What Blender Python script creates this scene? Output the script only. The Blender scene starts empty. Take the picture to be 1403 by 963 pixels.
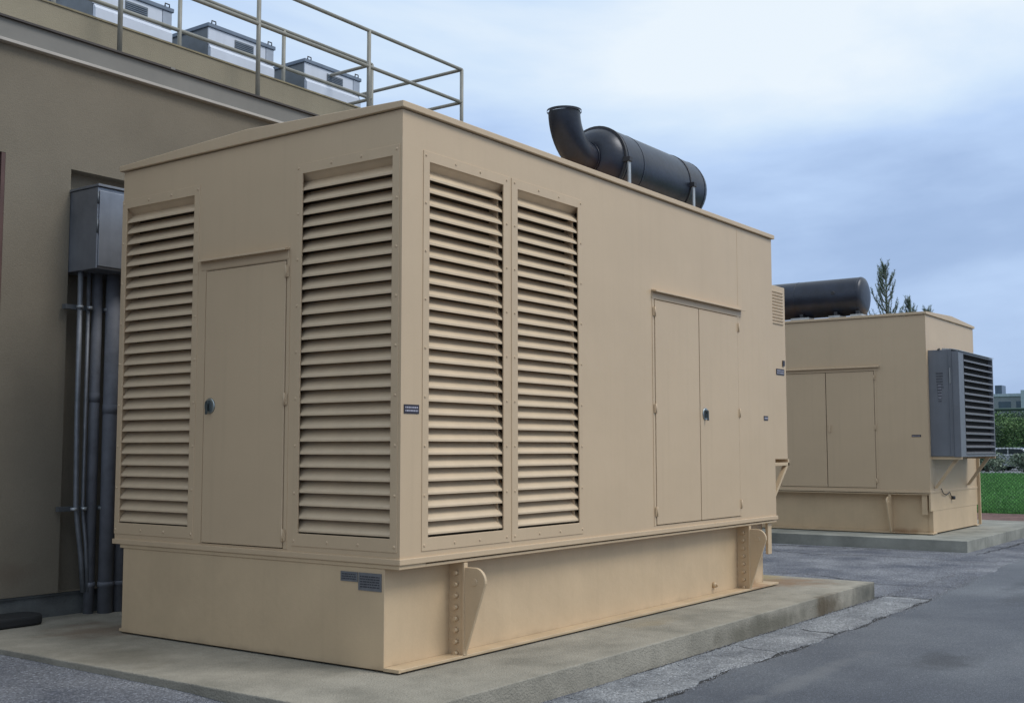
import bpy, bmesh, math, random
from mathutils import Vector, Matrix
random.seed(7)
S = bpy.context.scene
C = S.collection
R = math.radians

# ------------------------------------------------------------------ camera
yaw, pitch, roll, fpx = 0.629, 0.084, -0.001, 1581.0
f = Vector((math.cos(yaw)*math.cos(pitch), math.sin(yaw)*math.cos(pitch), math.sin(pitch)))
r = Vector((math.sin(yaw), -math.cos(yaw), 0)); u = r.cross(f)
c_, s_ = math.cos(roll), math.sin(roll)
r2 = r*c_ + u*s_; u2 = u*c_ - r*s_
cd = bpy.data.cameras.new('camera'); cam = bpy.data.objects.new('camera', cd); C.objects.link(cam)
m = Matrix((r2, u2, -f)).transposed().to_4x4(); m.translation = (-5.483, -4.859, 0.714)
cam.matrix_world = m
cd.sensor_width = 36; cd.lens = 36*fpx/1403; cd.clip_start = 0.05; cd.clip_end = 3000
S.camera = cam

# ------------------------------------------------------------------ world and sun
SUN_EL, SUN_AZ = R(52), R(-72)       # direction the light comes from, az measured from +X
w = bpy.data.worlds.new('World'); S.world = w; w.use_nodes = True
nt = w.node_tree; nt.nodes.clear()
def N(t, **k):
    n = nt.nodes.new(t)
    for a, b in k.items(): setattr(n, a, b)
    return n
out = N('ShaderNodeOutputWorld'); bg = N('ShaderNodeBackground'); bg.inputs[1].default_value = 0.1
sky = N('ShaderNodeTexSky'); sky.sky_type = 'NISHITA'; sky.sun_disc = False
sky.sun_elevation = SUN_EL; sky.sun_rotation = math.pi/2 - SUN_AZ
sky.air_density = 1.2; sky.dust_density = 2.0
tc = N('ShaderNodeTexCoord')
mp = N('ShaderNodeMapping'); mp.inputs['Scale'].default_value = (1.0, 1.0, 3.2); mp.inputs['Rotation'].default_value = (0.12, 0.05, 0)
mp.inputs['Location'].default_value = (-2.3, 4.4, 3.0)
n1 = N('ShaderNodeTexNoise'); n1.inputs['Scale'].default_value = 1.9; n1.inputs['Detail'].default_value = 7; n1.inputs['Roughness'].default_value = 0.52; n1.inputs['Distortion'].default_value = 0.25
sep = N('ShaderNodeSeparateXYZ')
grad = N('ShaderNodeMapRange'); grad.inputs[1].default_value = 0.0; grad.inputs[2].default_value = 0.36
add = N('ShaderNodeMath', operation='MULTIPLY_ADD'); add.inputs[1].default_value = 1.5
sub = N('ShaderNodeMath', operation='ADD'); sub.inputs[1].default_value = -0.75
ramp = N('ShaderNodeValToRGB')
e = ramp.color_ramp.elements
e[0].position = 0.0; e[0].color = (0.285, 0.41, 0.65, 1)
e[1].position = 1.0; e[1].color = (0.80, 0.88, 0.95, 1)
for pos, col in ((0.25, (0.345, 0.475, 0.725)), (0.50, (0.47, 0.62, 0.88)), (0.75, (0.63, 0.765, 0.93))):
    q = ramp.color_ramp.elements.new(pos); q.color = (*col, 1)
sc10 = N('ShaderNodeVectorMath', operation='SCALE'); sc10.inputs[3].default_value = 10.0
mix = N('ShaderNodeMix', data_type='RGBA'); mix.inputs[0].default_value = 0.9
L = nt.links.new
L(tc.outputs['Generated'], mp.inputs[0]); L(mp.outputs[0], n1.inputs['Vector'])
L(tc.outputs['Generated'], sep.inputs[0]); L(sep.outputs[2], grad.inputs[0])
L(n1.outputs[0], sub.inputs[0])
add.inputs[1].default_value = 1.7
mul = N('ShaderNodeMath', operation='MULTIPLY'); mul.inputs[1].default_value = 1.95
cen = N('ShaderNodeMath', operation='SUBTRACT'); cen.inputs[1].default_value = 0.5
L(n1.outputs[0], cen.inputs[0]); L(cen.outputs[0], mul.inputs[0])
g2 = N('ShaderNodeMath', operation='MULTIPLY_ADD'); g2.inputs[1].default_value = 0.80; g2.inputs[2].default_value = 0.09
L(grad.outputs[0], g2.inputs[0])
tot = N('ShaderNodeMath', operation='ADD'); L(g2.outputs[0], tot.inputs[0]); L(mul.outputs[0], tot.inputs[1])
L(tot.outputs[0], ramp.inputs[0]); L(ramp.outputs[0], sc10.inputs[0])
L(sky.outputs[0], mix.inputs[6]); L(sc10.outputs[0], mix.inputs[7])
L(mix.outputs[2], bg.inputs[0]); L(bg.outputs[0], out.inputs[0])
nt.nodes.remove(add); nt.nodes.remove(sub)

sd = bpy.data.lights.new('sun', 'SUN'); sd.energy = 1.5; sd.angle = R(25); sd.color = (1.0, 0.98, 0.95)
sun = bpy.data.objects.new('sun', sd); C.objects.link(sun)
d = Vector((math.cos(SUN_EL)*math.cos(SUN_AZ), math.cos(SUN_EL)*math.sin(SUN_AZ), math.sin(SUN_EL)))
sun.rotation_euler = d.to_track_quat('Z', 'Y').to_euler(); sun.location = (0, -20, 30)
S.view_settings.view_transform = 'Standard'; S.view_settings.look = 'None'
S.view_settings.exposure = 0.15; S.view_settings.gamma = 1; S.view_settings.use_curve_mapping = False

# ------------------------------------------------------------------ materials
GZ0 = -.85
def mat(name, col, rough=0.6, metal=0.0, var=0.08, scale=3.0, bump=0.0, bscale=60.0, col2=None, streak=0.0, spec=0.5,
        grime=None, fine=0.0, fscale=200.0, coat=0.0, agg=None):
    m = bpy.data.materials.new(name); m.use_nodes = True
    t = m.node_tree; b = t.nodes['Principled BSDF']
    def n(k, **kw):
        x = t.nodes.new(k)
        for a, v in kw.items(): setattr(x, a, v)
        return x
    l = t.links.new
    tc = n('ShaderNodeTexCoord'); src = tc.outputs['Object']
    no = n('ShaderNodeTexNoise'); no.inputs['Scale'].default_value = scale; no.inputs['Detail'].default_value = 6; no.inputs['Roughness'].default_value = .6
    l(src, no.inputs['Vector'])
    c2 = col2 or tuple(x*(1-var*2.2) for x in col)
    rp = n('ShaderNodeValToRGB'); rp.color_ramp.elements[0].position = .32; rp.color_ramp.elements[1].position = .68
    rp.color_ramp.elements[0].color = (*c2, 1); rp.color_ramp.elements[1].color = (*[min(1, x*(1+var)) for x in col], 1)
    l(no.outputs[0], rp.inputs[0]); cur = rp.outputs[0]
    if streak:
        mp = n('ShaderNodeMapping'); mp.inputs['Scale'].default_value = (14, 14, .55); l(src, mp.inputs[0])
        n2 = n('ShaderNodeTexNoise'); n2.inputs['Scale'].default_value = 1.0; n2.inputs['Detail'].default_value = 5; l(mp.outputs[0], n2.inputs['Vector'])
        r2 = n('ShaderNodeMapRange'); r2.inputs[1].default_value = .52; r2.inputs[2].default_value = .8; r2.inputs[4].default_value = streak
        l(n2.outputs[0], r2.inputs[0])
        mx = n('ShaderNodeMix', data_type='RGBA'); l(r2.outputs[0], mx.inputs[0]); l(cur, mx.inputs[6]); mx.inputs[7].default_value = (*[x*.55 for x in col], 1)
        cur = mx.outputs[2]
    if agg:
        vo = n('ShaderNodeTexVoronoi'); vo.inputs['Scale'].default_value = agg[0]; l(src, vo.inputs['Vector'])
        sp = n('ShaderNodeSeparateColor'); l(vo.outputs['Color'], sp.inputs[0])
        ra = n('ShaderNodeValToRGB'); ra.color_ramp.interpolation = 'EASE'
        for k_, (p_, c_) in enumerate(((0, 1-agg[1]), (.55, 1.0), (.80, 1.0), (1, 1+agg[1]*2.2))):
            el_ = ra.color_ramp.elements[k_] if k_ < 2 else ra.color_ramp.elements.new(p_)
            el_.position = p_; el_.color = (c_/4, c_/4, c_/4, 1)
        l(sp.outputs[0], ra.inputs[0])
        m4 = n('ShaderNodeMix', data_type='RGBA', blend_type='MULTIPLY'); m4.inputs[0].default_value = 1; l(cur, m4.inputs[6]); l(ra.outputs[0], m4.inputs[7])
        v4 = n('ShaderNodeVectorMath', operation='SCALE'); v4.inputs[3].default_value = 4; l(m4.outputs[2], v4.inputs[0]); cur = v4.outputs[0]
    if fine:
        n3 = n('ShaderNodeTexNoise'); n3.inputs['Scale'].default_value = fscale; n3.inputs['Detail'].default_value = 2; l(src, n3.inputs['Vector'])
        r3 = n('ShaderNodeMapRange'); r3.inputs[1].default_value = .3; r3.inputs[2].default_value = .7; r3.inputs[3].default_value = 1-fine; r3.inputs[4].default_value = 1+fine
        l(n3.outputs[0], r3.inputs[0])
        vm = n('ShaderNodeVectorMath', operation='SCALE'); l(cur, vm.inputs[0]); l(r3.outputs[0], vm.inputs[3]); cur = vm.outputs[0]
    for g in (grime or []):
        # g = (centre, radius, colour, amount): a stain with a shape of its own
        ce, ra, gc, am = g
        mp = n('ShaderNodeMapping'); mp.inputs['Location'].default_value = [-ce[i]/ra[i] for i in range(3)]; mp.inputs['Scale'].default_value = [1/x for x in ra]; l(src, mp.inputs[0])
        ln = n('ShaderNodeVectorMath', operation='LENGTH'); l(mp.outputs[0], ln.inputs[0])
        nn = n('ShaderNodeTexNoise'); nn.inputs['Scale'].default_value = 5; nn.inputs['Detail'].default_value = 6; l(src, nn.inputs['Vector'])
        ad = n('ShaderNodeMath', operation='MULTIPLY_ADD'); l(nn.outputs[0], ad.inputs[0]); ad.inputs[1].default_value = 1.6; l(ln.outputs['Value'], ad.inputs[2])
        mr = n('ShaderNodeMapRange'); mr.interpolation_type = 'SMOOTHSTEP'; mr.inputs[1].default_value = 1.85; mr.inputs[2].default_value = .9; mr.inputs[3].default_value = 0; mr.inputs[4].default_value = am
        l(ad.outputs[0], mr.inputs[0])
        mx = n('ShaderNodeMix', data_type='RGBA'); l(mr.outputs[0], mx.inputs[0]); l(cur, mx.inputs[6]); mx.inputs[7].default_value = (*gc, 1); cur = mx.outputs[2]
    l(cur, b.inputs['Base Color'])
    b.inputs['Roughness'].default_value = rough; b.inputs['Metallic'].default_value = metal
    b.inputs['Specular IOR Level'].default_value = spec
    if coat: b.inputs['Coat Weight'].default_value = coat
    if bump:
        nb = n('ShaderNodeTexNoise'); nb.inputs['Scale'].default_value = bscale; nb.inputs['Detail'].default_value = 4; l(src, nb.inputs['Vector'])
        bp = n('ShaderNodeBump'); bp.inputs['Strength'].default_value = min(1, bump); bp.inputs['Distance'].default_value = .01 if bump <= 1 else .01*bump
        l(nb.outputs[0], bp.inputs['Height']); l(bp.outputs[0], b.inputs['Normal'])
    return m

TANC = (.565, .419, .268)
tan = mat('tan_paint', TANC, .44, var=.025, scale=.9, bump=1.0, bscale=1.3, streak=.10, fine=.015, fscale=90)
tan_skid = mat('tan_skid_paint', (.575, .427, .266), .5, var=.04, scale=2.4, bump=.6, bscale=5, streak=.12, fine=.02, fscale=120,
               grime=[((3, .1, -.70), (4.5, 1.2, .085), (.26, .19, .11), .35), ((.0, 1.5, -.70), (.4, 2.2, .07), (.20, .15, .10), .45), ((5.4, .1, -.66), (.25, .4, .10), (.26, .12, .05), .6)])
tan_slat = mat('tan_slat_paint', (.65, .50, .335), .45, var=.04, scale=5, streak=.1)
tan_dark = mat('duct_shade', (.10, .08, .055), .9, var=.1)  # inside is tan paint; shade behind the slats is put into this colour
gap_m = mat('gap_shade', (.022, .020, .020), .95)  # near-black for gaps and backings, their shade put into the colour
black_steel = mat('black_heat_paint', (.016, .021, .036), .36, metal=.1, var=.2, scale=4, bump=.15, bscale=18, col2=(.011, .014, .023), fine=.12, fscale=40,
                  grime=[((3.1, .75, 3.2), (1.2, .5, .25), (.055, .028, .018), .65), ((3.05, .76, 3.76), (.3, .3, .10), (.008, .008, .009), .8), ((4.8, .76, 3.08), (.8, .5, .10), (.05, .028, .018), .5)])
strap_m = mat('dark_strap', (.05, .05, .055), .5, metal=.4)
galv = mat('galvanised_bracket', (.45, .47, .48), .45, metal=.5, var=.1, scale=12)
grey_paint = mat('grey_hood_paint', (.155, .165, .185), .45, var=.05, scale=3, bump=.1, bscale=5, streak=.15)
grey_slat = mat('grey_slat_paint', (.15, .15, .16), .45, var=.05)
steel = mat('stainless_box', (.28, .30, .34), .45, metal=.7, var=.12, scale=2.5, bump=.1, bscale=5, streak=.2)
dark_box = mat('dark_hinge_metal', (.12, .13, .14), .5, metal=.3)  # dark grey metal of the box hinges
emt = mat('conduit_zinc', (.22, .23, .25), .5, metal=.5, var=.12, scale=9)
pvc = mat('grey_conduit', (.155, .16, .18), .65, metal=0, var=.12, scale=6)
chan = mat('strut_channel', (.16, .17, .18), .55, metal=.5)
stucco = mat('stucco_wall', (.195, .167, .126), .92, var=.05, scale=1.2, bump=.3, bscale=95, fine=.05, fscale=130, spec=.2,
             grime=[((-.2, 4.05, -.3), (.35, .4, .12), (.12, .085, .06), .35)])
stucco_hi = mat('parapet_stucco', (.33, .285, .205), .92, var=.06, scale=1.0, bump=.5, bscale=90, fine=.05, streak=.1, spec=.2)
fascia_m = mat('fascia_metal', (.20, .188, .165), .55, var=.05, scale=2, streak=.06)
trim_m = mat('fascia_trim', (.44, .40, .35), .5, var=.05)
darkline = mat('roof_edge_dark', (.07, .06, .055), .8, var=.1)
found_m = mat('foundation_concrete', (.13, .135, .13), .9, var=.15, scale=4, bump=.5, bscale=60, fine=.1)
brown = mat('brown_window_frame', (.10, .05, .042), .6, var=.1)
glass_dark = mat('window_pane_dark', (.03, .035, .04), .12, var=.1)
pad_m = mat('pad_concrete', (.32, .292, .238), .9, var=.12, scale=2.2, bump=.9, bscale=70, col2=(.215, .200, .162), fine=.14, fscale=160, spec=.25,
            grime=[((6.15, .05, -.684), (.6, .55, .4), (.24, .13, .06), .65), ((6.45, .5, -.684), (.6, .35, .3), (.33, .24, .09), .6),
                   ((.0, 3.1, -.684), (.5, .55, .3), (.15, .09, .05), .6), ((4.0, -.72, -.8), (1.5, .1, .12), (.13, .12, .09), .8),
                   ((2.8, -.2, -.684), (.5, .2, .3), (.27, .21, .12), .4), ((-.6, 1.9, -.684), (.5, .7, .3), (.17, .15, .11), .5),
                   ((6.6, -.72, -.78), (.8, .1, .2), (.10, .10, .085), .9), ((5.3, -.72, -.8), (.5, .1, .2), (.11, .085, .055), .9)])
pad2_m = mat('pad_concrete_far', (.30, .295, .255), .88, var=.12, scale=2.0, bump=.4, bscale=70, col2=(.19, .19, .165), fine=.08, spec=.25)
asph = mat('old_asphalt', (.205, .209, .222), .93, var=.25, scale=1.3, bump=1.6, bscale=110, fine=.25, fscale=45, col2=(.105, .112, .135), spec=.25, agg=(95, .38))
asph_new = mat('dark_asphalt', (.137, .146, .158), .85, var=.2, scale=.5, bump=.9, bscale=140, fine=.12, fscale=60, col2=(.090, .098, .115), spec=.3, agg=(130, .22),
               grime=[((3.4, -2.3, GZ0), (.5, .3, .3), (.05, .052, .058), .6), ((7.5, -2.0, GZ0), (.9, .25, .3), (.06, .063, .07), .5), ((2.2, -1.75, GZ0), (1.6, .12, .3), (.19, .195, .2), .5), ((10, -1.7, GZ0), (2.5, .2, .3), (.07, .075, .085), .6), ((5.0, -2.9, GZ0), (2.0, .35, .3), (.18, .185, .195), .45)])
slab_m = mat('rough_slab', (.27, .275, .28), .95, var=.2, scale=3, bump=1.8, bscale=60, fine=.15, fscale=30, col2=(.17, .176, .185), spec=.2, agg=(90, .28))
dirt = mat('joint_dirt', (.035, .035, .035), .95, var=.3, scale=20)
rail_m = mat('railing_paint', (.27, .26, .22), .5, var=.08, scale=6)
unit_white = mat('white_unit_panel', (.62, .66, .74), .5, var=.04, scale=2, streak=.12)
unit_grey = mat('unit_grey_and_shade', (.17, .19, .21), .6, var=.1)  # grey of vent and base; also paints shade onto the cabinet sides
unit_lid = mat('unit_lid', (.16, .20, .26), .5, var=.1)
grass_m = mat('lawn_soil', (.07, .18, .05), .95, var=.3, scale=.8, bump=1, bscale=40, fine=.3, fscale=30)
blade_m = mat('grass_blade', (.11, .29, .07), .8, var=.25, scale=2)
curb_m = mat('red_curb_stone', (.16, .085, .070), .9, var=.25, scale=5, bump=.7, bscale=40, fine=.25, fscale=30)
pale_curb = mat('pale_curb', (.42, .43, .42), .9, var=.1)
fence_m = mat('green_fence', (.018, .055, .040), .5)
needle = mat('pine_needles', (.19, .22, .17), .8, var=.25, scale=2, col2=(.07, .10, .08))
bark = mat('bark', (.12, .09, .07), .9, var=.2)
leaf1 = mat('leaf_green', (.11, .20, .055), .7, var=.3, scale=1.2, col2=(.055, .11, .035))
leaf2 = mat('leaf_dark', (.065, .125, .055), .7, var=.3, scale=1.2)
far_wall = mat('far_building_wall', (.22, .24, .27), .8, var=.08)
far_win = mat('far_window', (.06, .09, .12), .2)
far_pale = mat('far_pale_wall', (.36, .42, .48), .8)
car_white = mat('car_white', (.70, .72, .74), .3, coat=.5, var=.02)
car_blue = mat('car_blue', (.08, .14, .26), .3, coat=.5, var=.02)
car_silver = mat('car_silver', (.38, .40, .42), .3, metal=.5, coat=.5, var=.02)
tyre_m = mat('tyre', (.02, .02, .02), .8)
lamp_m = mat('lamp_lens', (.7, .7, .7), .15)
red_lens = mat('red_lens', (.35, .02, .02), .2)
plate_grey = mat('plate_grey', (.19, .195, .205), .4, metal=.3, var=.08, scale=20)
plate_black = mat('plate_black', (.028, .022, .032), .4)
print_pale = mat('print_pale', (.42, .40, .46), .5)
print_dark = mat('print_dark', (.05, .05, .06), .5)
latch_m = mat('latch_steel', (.42, .46, .46), .3, metal=.85)
latch_dark = mat('latch_dark', (.07, .085, .085), .4, metal=.4)
block_m = mat('black_block', (.016, .017, .018), .8, var=.2)

# ------------------------------------------------------------------ mesh helpers
class MB:
    def __init__(s): s.v = []; s.f = []; s.sm = []
    def add(s, vs, fs, smooth=False):
        o = len(s.v); s.v += [tuple(x) for x in vs]
        for q in fs: s.f.append(tuple(o+i for i in q)); s.sm.append(smooth)
        return s
    def box(s, x0, x1, y0, y1, z0, z1):
        v = [(x, y, z) for x in (x0, x1) for y in (y0, y1) for z in (z0, z1)]
        return s.add(v, [(0, 1, 3, 2), (4, 6, 7, 5), (0, 4, 5, 1), (2, 3, 7, 6), (0, 2, 6, 4), (1, 5, 7, 3)])
    def prism(s, poly, axis, a, b, smooth=False):
        # poly: 2-D points in the other two axes (cyclic order), extruded along axis from a to b
        n = len(poly)
        def P(p, t): return {'x': (t, p[0], p[1]), 'y': (p[0], t, p[1]), 'z': (p[0], p[1], t)}[axis]
        v = [P(p, a) for p in poly] + [P(p, b) for p in poly]
        fs = [tuple(range(n)), tuple(range(2*n-1, n-1, -1))]
        s.add(v, [])
        o = len(s.v) - 2*n
        for q in fs: s.f.append(tuple(o+i for i in q)); s.sm.append(False)
        for i in range(n):
            j = (i+1) % n
            s.f.append((o+i, o+n+i, o+n+j, o+j)); s.sm.append(smooth)
        return s
    def tube(s, pts, rad, n=12, caps=True):
        pts = [Vector(p) for p in pts]; rads = rad if isinstance(rad, (list, tuple)) else [rad]*len(pts)
        rings = []; up = None
        for i, p in enumerate(pts):
            t = (pts[min(i+1, len(pts)-1)] - pts[max(i-1, 0)]).normalized()
            if up is None: up = Vector((0, 0, 1)) if abs(t.z) < .9 else Vector((1, 0, 0))
            a = t.cross(up).normalized(); b = a.cross(t).normalized(); up = b
            rings.append([p + (a*math.cos(2*math.pi*k/n) + b*math.sin(2*math.pi*k/n))*rads[i] for k in range(n)])
        o = len(s.v)
        for rg in rings: s.v += [tuple(x) for x in rg]
        for i in range(len(rings)-1):
            for k in range(n):
                k2 = (k+1) % n
                s.f.append((o+i*n+k, o+(i+1)*n+k, o+(i+1)*n+k2, o+i*n+k2)); s.sm.append(True)
        if caps:
            s.f.append(tuple(o+k for k in range(n))); s.sm.append(False)
            s.f.append(tuple(o+(len(rings)-1)*n+k for k in reversed(range(n)))); s.sm.append(False)
        return s
    def build(s, name, mt, parent=None, loc=(0, 0, 0), rotz=0, bevel=0, seg=2, kind=None):
        me = bpy.data.meshes.new(name); me.from_pydata(s.v, [], s.f); me.materials.append(mt)
        me.polygons.foreach_set('use_smooth', s.sm)
        bm = bmesh.new(); bm.from_mesh(me); bmesh.ops.recalc_face_normals(bm, faces=bm.faces); bm.to_mesh(me); bm.free()
        return link(name, me, parent, loc, rotz, bevel, seg, kind)
def link(name, me, parent=None, loc=(0, 0, 0), rotz=0, bevel=0, seg=2, kind=None):
    o = bpy.data.objects.new(name, me); C.objects.link(o); o.location = loc; o.rotation_euler[2] = rotz
    if parent: o.parent = parent
    if bevel:
        b = o.modifiers.new('bevel', 'BEVEL'); b.width = bevel; b.segments = seg; b.limit_method = 'ANGLE'; b.angle_limit = R(40)
        b.harden_normals = False
    if kind: o['kind'] = kind
    return o
def empty(name, loc=(0, 0, 0), rotz=0, parent=None):
    o = bpy.data.objects.new(name, None); C.objects.link(o); o.location = loc; o.rotation_euler[2] = rotz; o.empty_display_size = .2
    if parent: o.parent = parent
    return o
def tag(o, label, cat, group=None):
    o['label'] = label; o['category'] = cat
    if group: o['group'] = group
    return o
def copy_tree(o, parent=None):
    c = o.copy(); C.objects.link(c); c.parent = parent
    for ch in list(o.children): copy_tree(ch, c)
    return c

def wall(u0, u1, z0, z1, holes, depth=.03, thick=True):
    """sheet in the plane v=0 (local x = u, y = inward) with rectangular holes that have reveals"""
    mb = MB()
    us = sorted({u0, u1, *[h[0] for h in holes], *[h[1] for h in holes]})
    zs = sorted({z0, z1, *[h[2] for h in holes], *[h[3] for h in holes]})
    def inside(a, b): return any(h[0] < a < h[1] and h[2] < b < h[3] for h in holes)
    idx = {}
    def vid(a, b):
        if (a, b) not in idx: idx[(a, b)] = len(mb.v); mb.v.append((a, 0, b))
        return idx[(a, b)]
    for i in range(len(us)-1):
        for j in range(len(zs)-1):
            if inside((us[i]+us[i+1])/2, (zs[j]+zs[j+1])/2): continue
            mb.f.append((vid(us[i], zs[j]), vid(us[i+1], zs[j]), vid(us[i+1], zs[j+1]), vid(us[i], zs[j+1]))); mb.sm.append(False)
    for h in holes:
        a, b, c, d = h
        k = len(mb.v)
        mb.v += [(a, 0, c), (b, 0, c), (b, 0, d), (a, 0, d), (a, depth, c), (b, depth, c), (b, depth, d), (a, depth, d)]
        for p, q in ((0, 1), (1, 2), (2, 3), (3, 0)):
            mb.f.append((k+p, k+q, k+4+q, k+4+p)); mb.sm.append(False)
    return mb

# ------------------------------------------------------------------ the setting: ground
GZ = -.86
def ground_z(x, y):
    a = min(1, max(0, (y+1.1)/2.2)); a = a*a*(3-2*a)
    b = min(1, max(0, (2.6-x)/3.0)); b = b*b*(3-2*b)
    return GZ + b*(.125*a + .02*max(0, min(1, (y-1)/3)))
xs = [-600, -200, -60, -20, -12] + [-9+i*.5 for i in range(27)] + [6, 8, 11, 15, 20, 40, 100, 300, 900]
ys = [-600, -200, -60, -20, -10, -6, -4, -3] + [-2+i*.25 for i in range(25)] + [5, 8, 14, 30, 100, 300, 900]
gm = MB(); gm.v = [(x, y, ground_z(x, y)) for x in xs for y in ys]
ny = len(ys)
gm.f = [(i*ny+j, (i+1)*ny+j, (i+1)*ny+j+1, i*ny+j+1) for i in range(len(xs)-1) for j in range(ny-1)]; gm.sm = [True]*len(gm.f)
gm.build('ground', asph, kind='structure')

def nz(t, s=0): return math.sin(t*2.1+s)*.5 + math.sin(t*5.3+s*2.3)*.28 + math.sin(t*13.7+s*.7)*.15 + math.sin(t*31+s)*.07
# newer dark asphalt lane, ragged edge beside the old strip
v = []; fcs = []
edge = [(-12, -1.55), (-4, -1.45), (.9, -1.26), (2.3, -1.22), (3.7, -1.26), (6.4, -1.24), (9, -1.1), (12.7, -.92), (16, -1.0), (20.6, -1.1)]
def edge_y(x):
    for (a, b), (c, d) in zip(edge, edge[1:]):
        if a <= x <= c: return b + (d-b)*(x-a)/(c-a)
    return edge[-1][1]
n = 560
for i in range(n+1):
    x = -12 + (20.6+12)*i/n
    y = edge_y(x) + nz(x*1.7)*.045
    v += [(x, y, GZ+.006), (x, y-.05, GZ+.010), (x, -14, GZ+.010)]
for i in range(n):
    for k in range(2): fcs.append((3*i+k, 3*i+k+1, 3*i+k+4, 3*i+k+3))
MB().add(v, fcs).build('asphalt_lane', asph_new, kind='structure')
# strip of broken concrete slabs along the pad
strip = MB().box(-3, 7.0, -1.30, -.70, GZ-.05, GZ+.003).build('slab_strip', dirt, kind='structure')
cuts = [-3, -.7, .75, 2.12, 3.15, 4.25, 5.35, 6.95]
for i in range(len(cuts)-1):
    a, b = cuts[i]+.004, cuts[i+1]-.004
    mb = MB(); top = []; seg = 14
    sk = .10 if i in (2, 3, 4) else .03
    h = GZ + .010 + random.uniform(-.002, .003)
    lo = -.735; 
    for k in range(seg+1):
        x = a+(b-a)*k/seg; top.append((x + (0 if 0 < k < seg else 0), lo + nz(x*3, 5)*.012))
    for k in range(5):
        t = (k+1)/6; y = lo + (-1.20-lo)*t; top.append((b - sk*t + nz(y*9, i+1)*.030, y))
    for k in range(seg+1):
        x = b-(b-a)*k/seg - sk; top.append((x, max(edge_y(x)+.03, -1.27) + nz(x*2.7, 9)*.045))
    for k in range(5):
        t = 1-(k+1)/6; y = lo + (-1.20-lo)*t; top.append((a - sk*t + nz(y*9, i)*.030, y))
    mb.prism(top, 'z', GZ-.03, h)
    mb.build('slab', slab_m, strip, bevel=.006)

gv = MB()
def stone(x, y, z, sz):
    a = random.random()*6.28; pts_ = []
    for k in range(3): pts_.append((x+math.cos(a+k*2.09)*sz*random.uniform(.6, 1.1), y+math.sin(a+k*2.09)*sz*random.uniform(.6, 1.1), z-.002))
    pts_.append((x+random.uniform(-.3, .3)*sz, y+random.uniform(-.3, .3)*sz, z+sz*random.uniform(.4, .9)))
    gv.add(pts_, [(0, 1, 3), (1, 2, 3), (2, 0, 3)])
for _ in range(4500):
    x = random.uniform(-.4, 9.5); w_ = edge_y(x)
    q = random.random()
    y = random.gauss(-.75, .03) if q < .35 else (w_+random.gauss(0, .06) if q < .75 else random.uniform(w_, -.72))
    if y > -.715 and x < 6.7: continue
    stone(x, y, GZ+.010, random.uniform(.003, .010))
for _ in range(5000):
    y = random.uniform(-.5, 3.6); x = -.93-abs(random.gauss(0, .05)) if random.random() < .4 else random.uniform(-2.6, -.93)
    stone(x, y, ground_z(x, y), random.uniform(.003, .008))
for _ in range(2500):
    x = random.uniform(6.8, 13.5); y = random.uniform(-1.0, 4.5); stone(x, y, GZ, random.uniform(.004, .010))
gv.build('gravel', mat('gravel_stone', (.26, .26, .27), .9, var=.35, scale=60, col2=(.09, .09, .095)), kind='stuff')
tag(bpy.data.objects['gravel'], 'loose pale grit scattered on the broken pavement beside the near concrete pad', 'gravel')
def crack(pts_, w0):
    c = MB(); P = []
    for (a, b) in zip(pts_, pts_[1:]):
        n_ = max(4, int(math.dist(a, b)/.06))
        for k in range(n_):
            t_ = k/n_; P.append((a[0]+(b[0]-a[0])*t_, a[1]+(b[1]-a[1])*t_))
    P.append(pts_[-1]); vs = []
    for k, (x, y) in enumerate(P):
        dx = P[min(k+1, len(P)-1)][0]-P[max(k-1, 0)][0]; dy = P[min(k+1, len(P)-1)][1]-P[max(k-1, 0)][1]; L_ = math.hypot(dx, dy) or 1
        j = nz((x*1.3+y)*4, 3)*.035 + random.uniform(-.008, .008); hw_ = w0*random.uniform(.3, 1.0)*(.3+.7*math.sin(math.pi*min(1, max(0, k/(len(P)-1)))))
        nx_, ny_ = -dy/L_, dx/L_; cx, cy = x+nx_*j, y+ny_*j; z = ground_z(cx, cy)+.004 if cy > edge_y(cx) else GZ+.014
        vs += [(cx+nx_*hw_, cy+ny_*hw_, z), (cx-nx_*hw_, cy-ny_*hw_, z)]
    c.add(vs, [(2*k, 2*k+1, 2*k+3, 2*k+2) for k in range(len(P)-1)])
    c.build('pavement_crack', dirt, kind='structure')
crack([(12.6, -.2), (12.62, 1.5), (12.5, 3.2), (12.65, 5.5)], .03)
crack([(12.5, -.25), (14.5, -.32), (17, -.25), (20, -.4)], .03)
crack([(11.2, -.9), (11.6, .4), (11.3, 1.8), (11.7, 3.6)], .018)
crack([(8.2, -1.05), (8.0, -.4), (8.6, .8), (8.3, 2.0)], .014)
crack([(6.75, -.62), (7.0, -.75), (7.15, -.98)], .03)
crack([(-1.0, 2.9), (-1.5, 2.6), (-2.4, 2.7)], .010)

def pad(name, x0, x1, y0, y1, zt, zb, m):
    mb = MB(); poly = []
    def side(p, q, nn, s):
        for k in range(nn):
            t = k/nn; x = p[0]+(q[0]-p[0])*t; y = p[1]+(q[1]-p[1])*t
            j = nz((x+y)*3, s)*.004 + random.uniform(-.0035, .0035)
            poly.append((x+j, y+j))
    side((x0, y0), (x1, y0), 160, 1); side((x1, y0), (x1, y1), 30, 2); side((x1, y1), (x0, y1), 20, 3); side((x0, y1), (x0, y0), 40, 4)
    mb.prism(poly, 'z', zb, zt)
    return mb.build(name, m, bevel=.008, seg=2, kind='structure')
B = .684
pad('concrete_pad', -.915, 6.70, -.705, 4.06, -B, -1.1, pad_m)
pad('concrete_pad', 12.82, 18.45, -.05, 9.5, -B, -1.1, pad2_m)

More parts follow.
